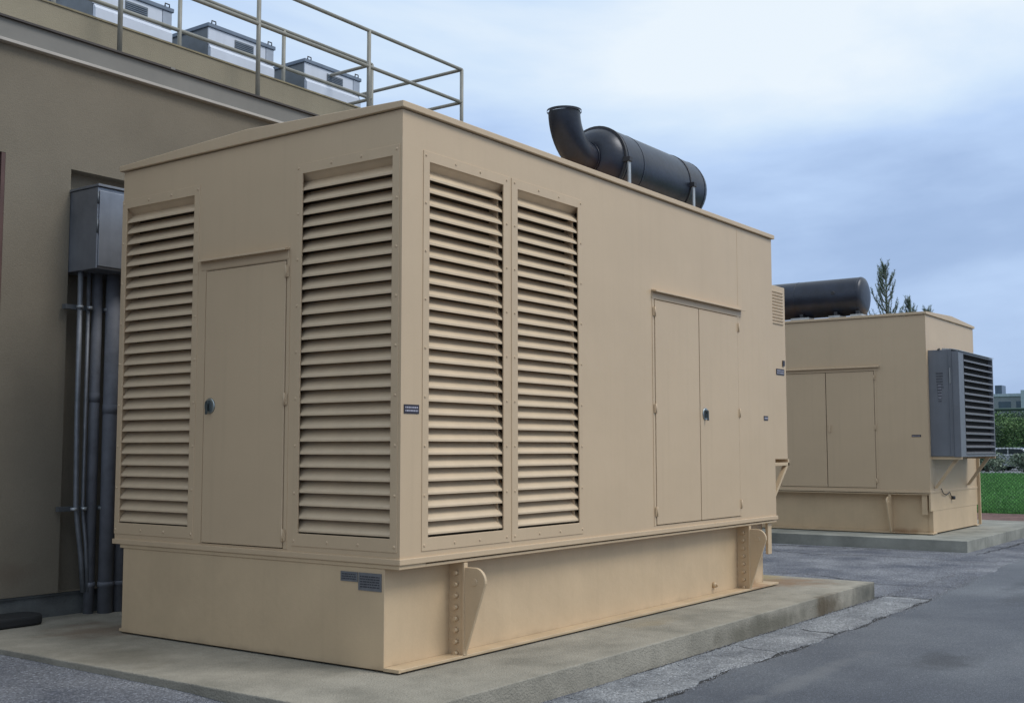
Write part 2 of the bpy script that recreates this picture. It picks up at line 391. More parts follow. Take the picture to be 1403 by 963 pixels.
# lawn, curbs, far lot
MB().box(21.28, 62, -90, 120, -1.0, -.70).build('lawn', grass_m, kind='structure')
gb = MB()
for i in range(26000):
    x = 21.35 + random.random()**1.8*40; t = (x-20)/1.0
    yc = -4.859 + (x+5.483)*.236
    y = yc + random.uniform(-1.6, 2.6)*(1+t*.03)
    a = random.random()*6.3; h = random.uniform(.04, .09)*(1+t*.015); wd = .012*(1+t*.06)
    dx, dy = math.cos(a)*wd, math.sin(a)*wd
    gb.add([(x-dx, y-dy, -.70), (x+dx, y+dy, -.70), (x+random.uniform(-.03, .03), y+random.uniform(-.03, .03), -.70+h)], [(0, 1, 2)])
tag(gb.build('grass', blade_m, kind='stuff'), 'short mown green grass of the lawn beyond the chain link fence', 'grass')
MB().box(18.7, 21.27, -90, 120, -1.0, -.700).build('mulch_bed', curb_m, bevel=.02, kind='structure')
MB().box(62, 62.3, -90, 120, -1.0, -.60).build('far_curb', pale_curb, kind='structure')
MB().box(62.3, 240, -130, 160, -1.0, -.715).build('parking_lot', asph, kind='structure')
MB().box(96, 240, -130, 160, -1.0, -.2).build('verge', grass_m, kind='structure')

# ------------------------------------------------------------------ generator set
W, LN, E = 2.936, 5.83, 2.9
slat_cache = {}
def slat_mesh(w, pitch, dep, m):
    k = (round(w, 3), round(pitch, 4), m.name)
    if k not in slat_cache:
        prof = [(.004, 0), (.004, .013), (dep*.55, pitch*.62), (dep, pitch*1.04), (dep+.003, pitch*1.02), (dep*.55+.003, pitch*.59), (.012, .009), (.012, 0)]
        me = bpy.data.meshes.new('slat'); mb = MB().prism(prof, 'x', 0, w)
        me.from_pydata(mb.v, [], mb.f); me.materials.append(m)
        bm = bmesh.new(); bm.from_mesh(me); bmesh.ops.recalc_face_normals(bm, faces=bm.faces); bm.to_mesh(me); bm.free()
        slat_cache[k] = me
    return slat_cache[k]
def rivet(mb, u, z, rad=.0105, v=-.005):
    n = 7
    vs = [(u+rad*math.cos(6.283*k/n), v, z+rad*math.sin(6.283*k/n)) for k in range(n)] + \
         [(u+rad*.6*math.cos(6.283*k/n), v-.006, z+rad*.6*math.sin(6.283*k/n)) for k in range(n)]
    mb.add(vs, [(k, (k+1) % n, n+(k+1) % n, n+k) for k in range(n)] + [tuple(range(n, 2*n))])
def louvre(parent, loc, rotz, w, h, pitch, count, fr=(.075, .075, .085, .07)):
    """local x along the wall, y inward, z up; origin at the opening's lower left corner"""
    a, b, c, d = fr   # left, right, bottom, top flange
    mb = MB()
    o, i_ = (-a, w+b, -c, h+d), (0, w, 0, h)
    # flange of folded sheet standing 4 mm proud, sleeve going inward
    P = [(o[0], o[2]), (o[1], o[2]), (o[1], o[3]), (o[0], o[3])]; Q = [(i_[0], i_[2]), (i_[1], i_[2]), (i_[1], i_[3]), (i_[0], i_[3])]
    vs = [(x, .002, z) for x, z in P] + [(x, -.005, z) for x, z in P] + [(x, -.005, z) for x, z in Q] + [(x, .0045, z) for x, z in Q]
    fs = []
    for r_ in range(3):
        for k in range(4): fs.append((r_*4+k, r_*4+(k+1) % 4, r_*4+4+(k+1) % 4, r_*4+4+k))
    mb.add(vs, fs)
    fo = mb.build('louvre_frame', tan, parent, loc, rotz, bevel=.0015, seg=1)
    MB().box(-.07, w+.07, .136, .139, -.03, h+.03).build('shade_backing', tan_dark, fo)  # dark backing panel that paints the shade between the slats
    MB().prism([(.012, h+.01), (.100, h-.052), (.100, h-.060), (.008, h+.006)], 'x', -.06, w+.06).build('head_plate', tan_slat, fo)
    me = slat_mesh(w+.12, pitch, .082, tan_slat)
    top = h - .115
    for k in range(count):
        z = top - k*pitch
        if z < -.01: break
        s = link('slat', me, fo, (-.06, .003, z+random.uniform(-.0012, .0012)))
        s.rotation_euler[0] = random.uniform(-.012, .012)
    # narrow fin below the top edge, visible as a thin bar behind the right jamb
    MB().box(w-.022, w-.019, .030, .110, .0, h-.1).build('jamb_rib', tan_slat, fo)
    rv = MB(); e_ = .038
    nn = round((h+.08)/.32)
    for k in range(nn+1):
        z = -.05 + (h+.09)*k/nn
        rivet(rv, -e_, z); rivet(rv, w+e_, z)
    nn = max(2, round(w/.28))
    for k in range(1, nn):
        rivet(rv, w*k/nn, h+.038); rivet(rv, w*k/nn, -.05)
    rv.build('rivet_row', tan, fo, kind='stuff')
    return fo
def hinge(parent, u, z, h=.085):
    MB().tube([(u, -.016, z-h/2), (u, -.016, z+h/2)], .008, 8).box(u-.022, u+.022, -.0125, -.009, z-h/2+.004, z+h/2-.004).build('hinge', tan, parent)
def door(parent, loc, rotz, w, h, hinge_side, latch=None, hz=(.12, 1.0, 1.8)):
    """leaf stands 8 mm proud of a recess backed dark for its shade; origin lower left"""
    d = MB().box(.006, w-.006, -.009, .02, .006, h-.006).build('door', tan, parent, loc, rotz, bevel=.004)
    MB().box(0.001, w-.001, .021, .024, 0.001, h-.001).build('gap_backing', gap_m, d)  # dark sheet behind the leaf, paints the shade of the door gap
    for z in hz: hinge(d, -.004 if hinge_side < 0 else w+.004, z*h/1.95)
    if latch:
        u, z = latch
        hd = MB().tube([(u, -.0095, z), (u, -.018, z)], [.058, .052], 22).build('handle', latch_m, d)
        m2 = MB().box(u-.020, u+.014, -.026, -.0185, z-.038, z+.038)
        m2.tube([(u-.004, -.014, z+.02), (u-.004, -.04, z+.02)], .016, 10)
        m2.box(u-.012, u+.006, -.046, -.034, z-.062, z+.030)
        m2.build('lever', latch_dark, d, bevel=.002)
    return d
def text_rows(mb, u0, u1, z0, z1, rows, v, hf=.5, seed=0):
    rnd = random.Random(seed)
    for k in range(rows):
        zc = z1 - (z1-z0)*(k+.5)/rows; hh = (z1-z0)/rows*hf/2; u = u0
        while u < u1-.004:
            l_ = min(rnd.uniform(.008, .03)*(z1-z0)/.06, u1-u); mb.box(u, u+l_, v-.001, v, zc-hh, zc+hh); u += l_+.005
def plate(parent, loc, rotz, w, h, m, pm, rows, name='nameplate', screws=True):
    p = MB().box(0, w, -.004, 0, 0, h).build(name, m, parent, loc, rotz)
    t = MB(); text_rows(t, w*.08, w*.92, h*.14, h*.86, rows, -.0042, seed=int(w*1000)); t.build('print', pm, p)
    return p
def lug(parent, x, near=True):
    """stiffener between the skid flanges plus lifting plate that sticks out past them"""
    st = MB().box(x-.011, x+.011, -.002, .129, -.655, -.045).build('stiffener', tan_skid, parent)
    poly = []
    cy, cz, rr = -.085, -.165, .092
    poly += [(.02, -.074), (-.085, -.074)]
    for k in range(1, 9):
        a = math.pi/2 + math.pi*.53*k/8; poly.append((cy+rr*math.cos(a), cz+rr*math.sin(a)))
    poly += [(-.006, -.648), (.02, -.648)]
    lg = MB().prism(poly, 'x', x-.0125, x+.0125).build('lifting_lug', tan_skid, parent, bevel=.005)
    h = MB().tube([(x-.02, -.088, -.168), (x+.02, -.088, -.168)], .024, 14).build('lug_bush', tan_skid, lg)
    for k in range(8):
        z = -.115 - k*.0755
        MB().tube([(x-.040, .062, z), (x-.011, .062, z)], [.014, .017], 8).build('bolt', tan_skid, lg)
    MB().box(x-.020, x+.020, -.006, .012, -.652, -.046).build('edge_plate', tan_skid, lg, bevel=.002)
    return lg

def generator(name, loc, rotz, second=False):
    g = empty(name, loc, rotz)
    Z = B  # enclosure floor above the root (root stands on the pad)
    O = (0, 0, Z)
    z0, z1 = .150, 2.603
    lf = [(W-2.885, W-2.061, z0, z1), (W-.911, W-.082, z0, z1)]
    grow = lambda hs: [(a-.004, b+.004, c-.004, d+.004) for a, b, c, d in hs]              # front louvres in u = W - y
    ls = [(.268, 1.088, .146, z1), (1.262, 2.074, .146, z1)]                 # side louvres in u = x
    fd = (W-1.905, W-1.053, .040, 2.017)
    sd_ = (3.287, 4.962, .058, 2.008)
    FR = -math.pi/2
    Fo = (0, W, Z)
    # walls
    front_holes = ([] if second else grow(lf)) + [fd]
    side_holes = ([] if second else grow(ls)) + [sd_]
    wall(0, W, 0, E, front_holes, .005).build('front_wall', tan, g, Fo, FR)
    wall(0, LN, 0, E, side_holes, .005).build('side_wall', tan, g, O)
    MB().box(LN-.03, LN, .003, W-.033, 0.001, E).build('end_wall', tan, g, O)
    MB().box(.003, LN, W-.03, W, 0.001, E).build('rear_wall', tan, g, O)
    # corner post: rounded sheet corner
    MB().prism([(-.001+.012*(1-math.cos(a)), -.001+.012*(1-math.sin(a))) for a in [i*math.pi/10 for i in range(6)]] + [(.03, -.001), (.03, .03), (-.001, .03)], 'z', .002, E-.002) 
    # roof with a shallow gable
    ov = .028
    MB().prism([(-ov, 2.905), (-ov, 2.948), (W/2, 3.004), (W+ov, 2.948), (W+ov, 2.905)], 'x', -ov, LN+ov).build('roof', tan, g, O, bevel=.005)
    # bottom rail
    MB().box(-.016, LN+.01, -.016, W+.01, -.012, .026).build('bottom_rail', tan, g, O, bevel=.004)
    if not second:
        for (a, b, c, d) in lf:
            louvre(g, (0, W-a, Z+c), FR, b-a, d-c, .0862, 29, fr=(.055, .06, .085, .07))
        louvre(g, (ls[0][0], 0, Z+ls[0][2]), 0, ls[0][1]-ls[0][0], ls[0][3]-ls[0][2], .0862, 29, fr=(.062, .075, .085, .07))
        louvre(g, (ls[1][0], 0, Z+ls[1][2]), 0, ls[1][1]-ls[1][0], ls[1][3]-ls[1][2], .0862, 29, fr=(.075, .05, .085, .07))
    # doors
    door(g, (0, W-fd[0], Z+fd[2]), FR, fd[1]-fd[0], fd[3]-fd[2], 1, latch=(.075, .985), hz=(.09, 1.0, 1.87))
    cap = [(0, 0), (-.050, -.012), (-.050, -.020), (0, -.012)]
    def drip(u0, u1, z, rz, o_):
        m_ = MB().prism([(-.052, -.020), (-.052, -.006), (0, .006), (.002, -.008)], 'x', u0, u1)
        m_.box(u0+.01, u1-.01, -.006, .002, -.075, -.006)
        m_.build('drip_cap', tan, g, (o_[0], o_[1], Z+z), rz, bevel=.0015, seg=1)
    drip(W-1.975, W-1.027, 2.10, FR, (0, W)); drip(3.245, 5.06, 2.085, 0, (0, 0))
    mid = (sd_[0]+sd_[1])/2
    d1 = door(g, (sd_[0], 0, Z+sd_[2]), 0, mid-sd_[0], sd_[3]-sd_[2], -1, hz=(.12, 1.0, 1.84))
    d2 = door(g, (mid, 0, Z+sd_[2]), 0, sd_[1]-mid, sd_[3]-sd_[2], 1, latch=None if second else (.10, .975), hz=(.12, 1.0, 1.84))
    if second:
        MB().box(.04, .075, -.03, -.009, .93, 1.06).build('handle', tan, d2, bevel=.003)
    # jamb flange round the doors
    def jamb(a, b, c, d, o_, rz):
        m_ = MB(); t_ = .034; v0, v1 = -.004, .001
        m_.box(a-t_, a-.003, v0, v1, c-.0, d+.004); m_.box(b+.003, b+t_, v0, v1, c, d+.004); m_.box(a-t_, b+t_, v0, v1, d+.0045, d+.02)
        m_.build('door_jamb', tan, g, o_, rz)
    jamb(fd[0], fd[1], fd[2], fd[3], Fo, FR); jamb(sd_[0], sd_[1], sd_[2], sd_[3], O, 0)
    for (x, za, zb) in (() if second else ((4.99, 2.12, 2.903),)):
        MB().box(x-.004, x+.004, -.0016, .001, za, zb).build('panel_seam', tan, g, O)
    # plates
    if not second:
        plate(g, (.028, 0, Z+.938), 0, .146, .058, plate_black, print_pale, 2)
        plate(g, (5.56, 0, Z+1.0), 0, .10, .045, plate_black, print_pale, 1)
        plate(g, (-.001, .505, Z-.135), FR, .150, .062, plate_grey, print_dark, 3)
        plate(g, (-.001, .348, Z-.185), FR, .200, .112, plate_grey, print_dark, 5)
    else:
        plate(g, (LN-.27, 0, Z+.90), 0, .15, .035, plate_black, print_pale, 1)
    # skid: I beams with a closed front plate
    sk = empty('skid', (0, 0, 0), 0, g)
    bz0, bz1 = -.672, -.040
    sx0, sx1 = .000, 5.76
    MB().box(sx0+.017, sx1-.017, .130, .146, bz0+.021, bz1).box(sx0+.017, sx1-.017, W-.146, W-.130, bz0+.021, bz1).build('beam_web', tan_skid, sk, O)
    MB().box(sx0, sx0+.016, .127, W-.115, bz0+.0, bz1+.0).build('front_plate', tan_skid, sk, O, bevel=.004)
    MB().box(sx1-.016, sx1, .127, W-.115, bz0+.021, bz1).build('end_plate', tan_skid, sk, O, bevel=.004)
    MB().box(-.006, .25, -.003, W-.08, bz1+.0005, bz1+.0275).build('front_flange', tan_skid, sk, O, bevel=.003)
    for (a, b) in ((-.002, .25), (W-.25, W-.06)):
        MB().box(.017, LN+.02, a, b, bz0-.0005, bz0+.020).build('bottom_flange', tan_skid, sk, O, bevel=.004)
        MB().box(.251, LN-.0, a, b, bz1+.0005, bz1+.019).build('top_flange', tan_skid, sk, O, bevel=.003)
    MB().box(-.004, .0165, -.002, .1265, bz0-.0005, bz0+.020).build('flange_tip', tan_skid, sk, O)
    MB().box(.05, LN-.1, .2, W-.2, bz0-.0115, bz0-.0015).build('gap_sheet', gap_m, sk, O)  # near-black sheet under the skid, shadow gap put into its colour
    lug(sk, .66).location = O
    for o_ in sk.children:
        if o_.name.startswith(('stiffener', 'lifting')): o_.location = O
    l2 = lug(sk, 5.17); l2.location = O
    for o_ in sk.children:
        if o_.name.startswith('stiffener'): o_.location = O
    if not second: MB().tube([(4.62, .13, -.575), (4.62, .095, -.575)], [.03, .022], 10).tube([(4.62, .095, -.575), (4.62, .08, -.575)], .013, 8).build('drain_plug', tan_skid, sk, O)
    # hanging end bracket beyond the skid
    MB().box(LN-.15, LN-.06, .03, .06, -.36, -.023).build('end_bracket', tan_skid, sk, O, bevel=.004)
    # muffler on the roof
    zc, yc, r_ = 3.385, .76, .335
    xl, xr = (3.61, 5.19) if not second else (2.50, 4.55)
    mf = MB()
    prof = [(xl-.20, .13), (xl-.185, .19), (xl-.15, .25), (xl-.10, .293), (xl-.05, .32), (xl, r_), (xl+.02, r_), (xr-.02, r_), (xr, r_), (xr+.05, .32), (xr+.10, .28), (xr+.135, .21), (xr+.155, .12), (xr+.16, .02)] if not second else \
           [(xl-.20, .13), (xl-.10, .293), (xl, r_), (xr, r_), (xr+.03, .315), (xr+.055, .25), (xr+.068, .15), (xr+.072, .02)]
    mf.tube([(p[0], yc, zc) for p in prof], [p[1] for p in prof], 40)
    muf = mf.build('muffler', black_steel, g, O)
    rings = (xl+.005, xl+.30, xr-.02) if not second else (xl+.9, xr-.02)
    for k, x in enumerate(rings):
        MB().tube([(x-.006, yc, zc), (x+.006, yc, zc)], r_+.003, 40).build('seam_band', black_steel, muf)
    if not second:
        for x in (3.575, 4.855):
            # clamp ear and pale bracket standing on the roof
            sd2 = MB().box(x-.028, x+.028, yc-r_-.050, yc-r_+.03, zc-.045, zc+.0).build('clamp_ear', strap_m, muf, bevel=.003)
            MB().box(x-.020, x+.020, yc-r_-.034, yc-r_-.022, 2.965, zc-.046).build('bracket', galv, muf)
            MB().tube([(x-.016, yc, zc), (x+.016, yc, zc)], r_+.006, 40).build('strap', strap_m, muf)
            MB().box(x-.05, x+.05, yc-.22, yc+.22, 2.97, zc-.29).build('saddle', galv, muf)
        R0 = .355; ex = xl-.19
        pts = [(ex+.16, yc, zc), (ex+.02, yc, zc)] + [(ex-.02-R0*math.sin(a), yc, zc+R0*(1-math.cos(a))) for a in [i*math.pi/2/12 for i in range(13)]]
        pts[-1:] = [(ex-.02-R0, yc, zc+R0-.02), (ex-.02-R0, yc, zc+.37)] if False else [pts[-1]]
        el = MB().tube(pts, .146, 28, caps=False)
        el.tube([(p[0], p[1], p[2]) for p in reversed(pts)], .136, 28, caps=False)
        elb = el.build('exhaust_elbow', black_steel, muf)
        MB().tube([(pts[-1][0], yc, pts[-1][2]-.004), (pts[-1][0], yc, pts[-1][2]+.014)], .158, 28, caps=False).tube([(pts[-1][0], yc, pts[-1][2]+.014), (pts[-1][0], yc, pts[-1][2]-.004)], .136, 28, caps=False).build('rim', black_steel, muf)
        MB().box(pts[-1][0]+.15, pts[-1][0]+.195, yc-.03, yc+.01, pts[-1][2]-.10, pts[-1][2]-.05).build('rain_cap_hinge', black_steel, muf, bevel=.004)
        MB().tube([(ex+.055, yc, zc), (ex+.075, yc, zc)], .185, 30).build('inlet_flange', black_steel, muf)
        MB().tube([(ex-.03, yc, zc), (ex-.015, yc, zc)], .156, 30).build('weld_ring', black_steel, muf)
    else:
        for x, w_ in ((xr-.03, .20), (xr-.42, .20), (xr-1.05, .34)):
            MB().box(x-w_/2, x+w_/2, yc-.30, yc-.05, 2.965, 3.04).build('saddle', galv, muf)
            MB().box(x-.03, x+.03, yc-.22, yc+.22, 3.04, zc-.27).build('saddle_block', strap_m, muf)
        t2 = MB().tube([(xr-.42, yc-r_-.01, zc+.05), (xr-.42, yc-r_+.02, zc+.05)], [.03, .036], 12); t2.build('test_port', strap_m, muf)
    # radiator / intake hood on the end wall (local +x)
    if not second:
        hx0, hx1, hy0, hy1, hz0, hz1 = LN, 6.40, .10, 2.5, .60, 2.46
        hd = MB().box(hx0, hx1, hy0, hy1, hz0, hz1).build('air_hood', tan, g, O, bevel=.006)
        for k in range(11):
            z = 2.40-k*.034
            MB().prism([(hy0-.001, z), (hy0-.013, z-.004), (hy0-.013, z-.009), (hy0-.001, z-.022)], 'x', hx0+.03, hx1-.07).build('side_fin', tan_slat, hd)
        plate(hd, (6.13, hy0-.001, 1.50), 0, .21, .065, plate_black, print_pale, 2)
        MB().box(6.30, 6.345, hy0-.012, hy0-.001, 1.60, 1.66).build('clip', plate_black, hd)
        MB().box(LN, 6.44, hy0+.0, hy0+.05, .53, .565).box(LN, 6.44, hy1-.05, hy1, .53, .565).box(6.40, 6.44, hy0, hy1, .53, .598).build('shelf_angle', tan_skid, hd, bevel=.003)
        for yy in (hy0+.005, hy1-.05):
            MB().prism([(LN, .02), (LN+.04, .02), (6.42, .53), (6.37, .53)], 'y', yy, yy+.045).build('hood_brace', tan_skid, hd)
    else:
        x0, x1 = LN, LN+.48; y0, y1 = .10, 2.30; a, b = .585, 2.315
        hm = MB().box(x0, x1-.11, y0, y1, a, b)
        hd = hm.build('air_hood', grey_paint, g, O, bevel=.005)
        # outer frame with the louvre
        fr = MB()
        fr.box(x1-.109, x1, y0+.0, y0+.30, a-.01, b-.03).box(x1-.109, x1, y1-.04, y1, a-.01, b-.03).box(x1-.109, x1, y0+.30, y1-.04, a-.01, a+.02).box(x1-.109, x1, y0+.30, y1-.04, b-.06, b-.03)
        fr.build('hood_frame', grey_paint, hd, bevel=.003)
        MB().prism([(x1-.14, b+.004), (x1+.02, b-.028), (x1+.02, b-.018), (x1-.14, b+.014)], 'y', y0, y1).build('hood_cover', galv, hd)
        MB().prism([(x1-.34, b+.002), (x1-.145, b+.002), (x1-.145, b+.03), (x1-.34, b+.05)], 'y', y0+.3, y1-.3).build('cover_rail', galv, hd)
        MB().box(x1-.0745, x1-.0725, y0+.302, y1-.042, a+.022, b-.062).build('shade_backing', gap_m, hd)  # black backing sheet, paints the dark between the hood slats
        pitch = (b-a-.10)/15
        for k in range(15):
            z = b-.07-pitch*(k+1)
            MB().prism([(x1+.004, z), (x1+.004, z+.026), (x1-.07, z+.050), (x1-.07, z+.044), (x1-.003, z)], 'y', y0+.301, y1-.041).build('slat', grey_slat, hd)
        MB().box(x1-.118, x1-.109, y0-.012, y0-.0005, a, b).box(x0+.30, x0+.312, y0-.010, y0-.0005, a, b).build('seam', grey_paint, hd)
        MB().box(x1-.14, x1-.13, y0-.02, y0-.0005, b-.55, b-.30).build('latch', galv, hd)
        lb = MB(); rnd = random.Random(4)
        for k in range(11):
            z = 1.93-k*.045; s_ = k*.006
            text_rows(lb, x0+.115+s_*.5, x0+.225+s_*.3 if k < 6 else x0+.205, z-.016, z+.012, 1, y0-.001, .9, seed=k*3+1)
        lb.build('stencil_text', print_dark, hd)
        lb = MB()
        for k in range(5): text_rows(lb, x0+.15, x0+.20, 1.72-k*.05, 1.745-k*.05, 1, y0-.0012, .6, seed=k+40)
        lb.build('sticker', print_pale, hd)
        MB().tube([(x0+.17, y0-.02, b+.002), (x0+.17, y0+.05, b+.002), (x0+.17, y0+.05, b+.03)], .014, 6).build('lifting_eye', strap_m, hd)
        for yy in (y0+.12, y1-.15):
            MB().prism([(LN, a-.52), (LN+.05, a-.52), (x1-.05, a-.012), (x1-.12, a-.012)], 'y', yy, yy+.05).build('hood_brace', tan_skid, hd)
        MB().box(LN, x1, y0+.02, y0+.05, a-.05, a-.011).box(LN, x1, y1-.05, y1-.02, a-.05, a-.011).build('shelf_angle', tan_skid, hd)
        # cable loop and drain cock below the hood
        MB().tube([(LN+.02, .55, .05), (LN+.03, .62, -.03), (LN+.03, .80, -.06), (LN+.03, 1.0, -.02), (LN+.02, 1.15, -.12)], .008, 6).tube([(LN, 1.2, -.12), (LN+.06, 1.2, -.12)], .03, 10).build('drain_hose', strap_m, sk, O)
        MB().box(LN-.025, LN+.003, .0, W, -.30, -.0125).build('end_apron', tan_skid, sk, O)
        MB().box(5.761, LN-.001, .120, W-.12, -.66, -.302).build('end_panel', tan_skid, sk, O)
        for yy in (W-.06,):
            MB().box(LN+.003, LN+.05, yy, yy+.04, -.655, .58).build('hood_leg', tan_skid, sk, O)
    return g
g1 = generator('generator_set', (0, 0, -B), 0)
tag(g1, 'near tan generator enclosure, with four louvred panels and a black exhaust elbow on top', 'generator')
g2_ = generator('generator_set', (13.70, .729+LN, -B), -math.pi/2, True)
tag(g2_, 'tan generator enclosure on the farther pad, with a grey louvred hood on its right end', 'generator')

# ------------------------------------------------------------------ building
YB = 4.05; XE = 5.98
bd = empty('building', (0, YB, -.70))
def bp(name, mb, m, **k):
    o = mb.build(name, m, bd, (0, -YB, .70), **k); return o
hw = wall(-14, XE, -.49, 4.10, [(-2.6, -.36, 1.52, 3.16), (.245, 1.75, -.49+.0001, 3.14)], depth=.13)
for i, p in enumerate(hw.v): hw.v[i] = (p[0], p[1]+YB, p[2])
hw.box(-14, XE, 4.25, 4.30, -.49, 4.08)
wo = bp('wall', hw, stucco)
MB().box(.2, 1.8, YB+.131, YB+.16, -.49, 3.2).build('recess_back', stucco, wo)
MB().box(XE-.02, XE, YB+.01, 14, -.7, 4.1).build('side_wall', stucco, wo)
bp('foundation', MB().box(-14, XE, YB+.045, YB+.5, -1.1, -.493), found_m, bevel=.01)
bp('ledge', MB().box(-14, XE, YB+.02, YB+.2, -.512, -.4935), found_m)
wf = bp('window_frame', MB().box(-2.6, -.36, YB+.10, YB+.14, 3.09, 3.159).box(-2.6, -.36, YB+.10, YB+.14, 1.521, 1.58).box(-.44, -.361, YB+.10, YB+.14, 1.58, 3.09).box(-2.6, -2.52, YB+.10, YB+.14, 1.58, 3.09), brown)
MB().box(-.395, -.3605, YB+.002, YB+.099, 1.522, 3.158).build('jamb', brown, wf)
MB().box(-2.52, -.44, YB+.115, YB+.12, 1.58, 3.09).build('pane', glass_dark, wf)
fs = bp('fascia', MB().box(-14, XE+.04, YB-.045, YB+.02, 4.105, 4.272), fascia_m)
x = -13.2
MB().box(-14, XE+.045, YB-.062, YB+.02, 4.078, 4.104).build('fascia_trim', trim_m, fs, bevel=.003)
ed = bp('roof_edge', MB().prism([(YB-.075, 4.274), (YB-.075, 4.292), (YB+.5, 4.315), (YB+.5, 4.274)], 'x', -14, XE+.05), darkline)
for xx in [-4.9+3.05*i for i in range(4)]:
    MB().box(xx, xx+.05, YB-.080, YB-.0755, 4.276, 4.296).build('edge_joint', fascia_m, ed)
pr = bp('parapet', MB().box(-14, XE, 4.50, 4.60, 4.30, 4.735), stucco_hi)
MB().box(-14, XE+.01, 4.488, 4.612, 4.7355, 4.752).build('coping', mat('coping_tan', (.30, .25, .15), .7, var=.15, scale=4), pr)
bp('roof_deck', MB().box(-14, XE, 4.605, 14, 4.50, 4.62), fascia_m)
tag(bd, 'long brown stucco building behind the near generator, with grey fascia band and beige parapet', 'building')

def railing(label, x0, posts, y, zb, zt, zm, xend, yend, cross_posts):
    t = empty('railing', (xend, y, zb)); rr = .024
    def pt(n_, pts_, r_=rr): return MB().tube([(a-xend, b-y, c-zb) for a, b, c in pts_], r_, 10).build(n_, rail_m, t)
    for p in posts: pt('post', [(p, y, zb), (p, y, zt)])
    for z in (zt, zm):
        pt('rail', [(x0, y, z), (xend, y, z)], .022); pt('rail', [(xend, y, z), (xend, yend, z)], .022)
    for yy in cross_posts: pt('post', [(xend, yy, zb), (xend, yy, zt)])
    for p in posts: MB().box(p-xend-.06, p-xend+.06, -.05, .05, 0, .012).build('base_plate', rail_m, t)
    tag(t, label, 'railing', 'roof railings')
railing('outer pipe railing standing on the roof edge, reaching farthest right above the generator roof', -5.9, [-4.22, -2.55, -.875, .797, 2.465, 4.14, 5.872], 4.20, 4.31, 5.575, 5.145, 5.872, 8.2, [6.2, 8.2])
railing('inner pipe railing behind the beige parapet, directly in front of the white rooftop boxes', -5.9, [-3.77, -2.26, -.75, .765, 2.27, 3.78, 5.312], 5.25, 4.62, 5.70, 5.245, 5.312, 8.0, [8.0])

def rooftop_unit(x, label):
    t = empty('rooftop_unit', (x, 6.0, 4.62))
    w_, d_, h_ = 1.03, .95, 1.165
    b = MB().box(0, w_, .02, d_, .12, h_).build('cabinet', unit_grey, t)  # white box whose sides have their shade put into the grey
    MB().box(.0, w_-.13, -.0, .019, .93, h_-.03).build('front_panel', unit_white, t, bevel=.003)
    MB().box(.01, w_-.01, -.035, .019, .12, .875).prism([(-.035, .876), (.0, .925), (.019, .925), (.019, .876)], 'x', .01, w_-.01).build('skirt_panel', unit_white, t, bevel=.003)
    MB().box(w_-.125, w_, -.004, .019, .93, h_-.03).build('corner_panel', mat('unit_side_%d' % int(x*10), (.36, .40, .47), .5), t, bevel=.003)
    MB().box(-.02, w_+.02, -.02, d_+.02, h_-.028, h_+.02).build('lid', unit_lid, t, bevel=.006)
    gr = MB().box(.40, .70, -.006, -.001, .965, 1.09).build('vent', unit_grey, t)
    for k in range(5): MB().box(.41, .69, -.014, -.006, .975+k*.022, .983+k*.022).build('vent_bar', unit_lid, gr)
    for xx in (.06, w_-.08): MB().tube([(xx-.03, -.02, h_+.018), (xx-.03, -.02, h_+.05), (xx+.03, -.02, h_+.05), (xx+.03, -.02, h_+.018)], .008, 6).build('lifting_loop', strap_m, t)
    MB().box(0.03, w_-.03, .06, d_-.04, 0, .12).build('base', unit_grey, t)
    tag(t, label, 'rooftop unit', 'white rooftop boxes behind the railings')
for x, lb in ((.13, 'leftmost white rooftop box behind the railing, mostly outside the top edge of the photo'),
              (1.70, 'leftmost white rooftop box, cut off by the top edge of the photo'),
              (3.265, 'middle white rooftop box with a small grey vent, between the rail posts'),
              (4.84, 'smallest looking white rooftop box, rightmost of three, just above the generator roof')):
    if x > 1: rooftop_unit(x, lb)

# electrical box and its conduits
bx = empty('electrical_box', (.25, 3.655, 2.235))
MB().box(0, 1.0, 0, .52, .0, .70).build('case', steel, bx, bevel=.006)
MB().box(.012, .99, -.012, -.001, .02, .668).build('door', steel, bx, bevel=.004)
MB().box(-.012, 1.01, -.022, .53, .701, .722).build('lid', emt, bx, bevel=.003)
MB().tube([(-.003, -.008, .30), (-.003, -.008, .42)], .008, 8).tube([(-.003, -.008, .55), (-.003, -.008, .65)], .008, 8).build('hinge', dark_box, bx)
tag(bx, 'grey metal electrical box mounted high in the wall recess, left of the near generator', 'electrical box')
cr = empty('conduit_run', (.6, 3.93, -.684))
def cp(n_, pts_, r_, m_): return MB().tube([(a-.6, b-3.93, c+.684) for a, b, c in pts_], r_, 14).build(n_, m_, cr)
cp('thin_conduit', [(.29, 3.93, 2.24), (.295, 3.93, 1.0), (.31, 3.93, .25), (.345, 3.95, .08), (.40, 3.97, -.2), (.43, 3.97, -.50)], .022, emt)
cp('thin_conduit', [(.385, 3.95, 2.24), (.39, 3.95, .2), (.43, 3.95, -.1), (.46, 3.95, -.50)], .017, emt)
for i, (x, y, rr) in enumerate(((.485, 3.97, .045), (.60, 3.90, .064), (.735, 3.90, .064), (.87, 3.90, .064), (1.0, 3.9, .06))):
    cp('wide_conduit', [(x, y, 2.24), (x, y, -.684)], rr, pvc)
    cp('coupling', [(x, y, 1.2-i*.1), (x, y, 1.12-i*.1)], rr+.003, pvc)
    cp('coupling', [(x, y, -.42), (x, y, -.46)], rr+.006, pvc)
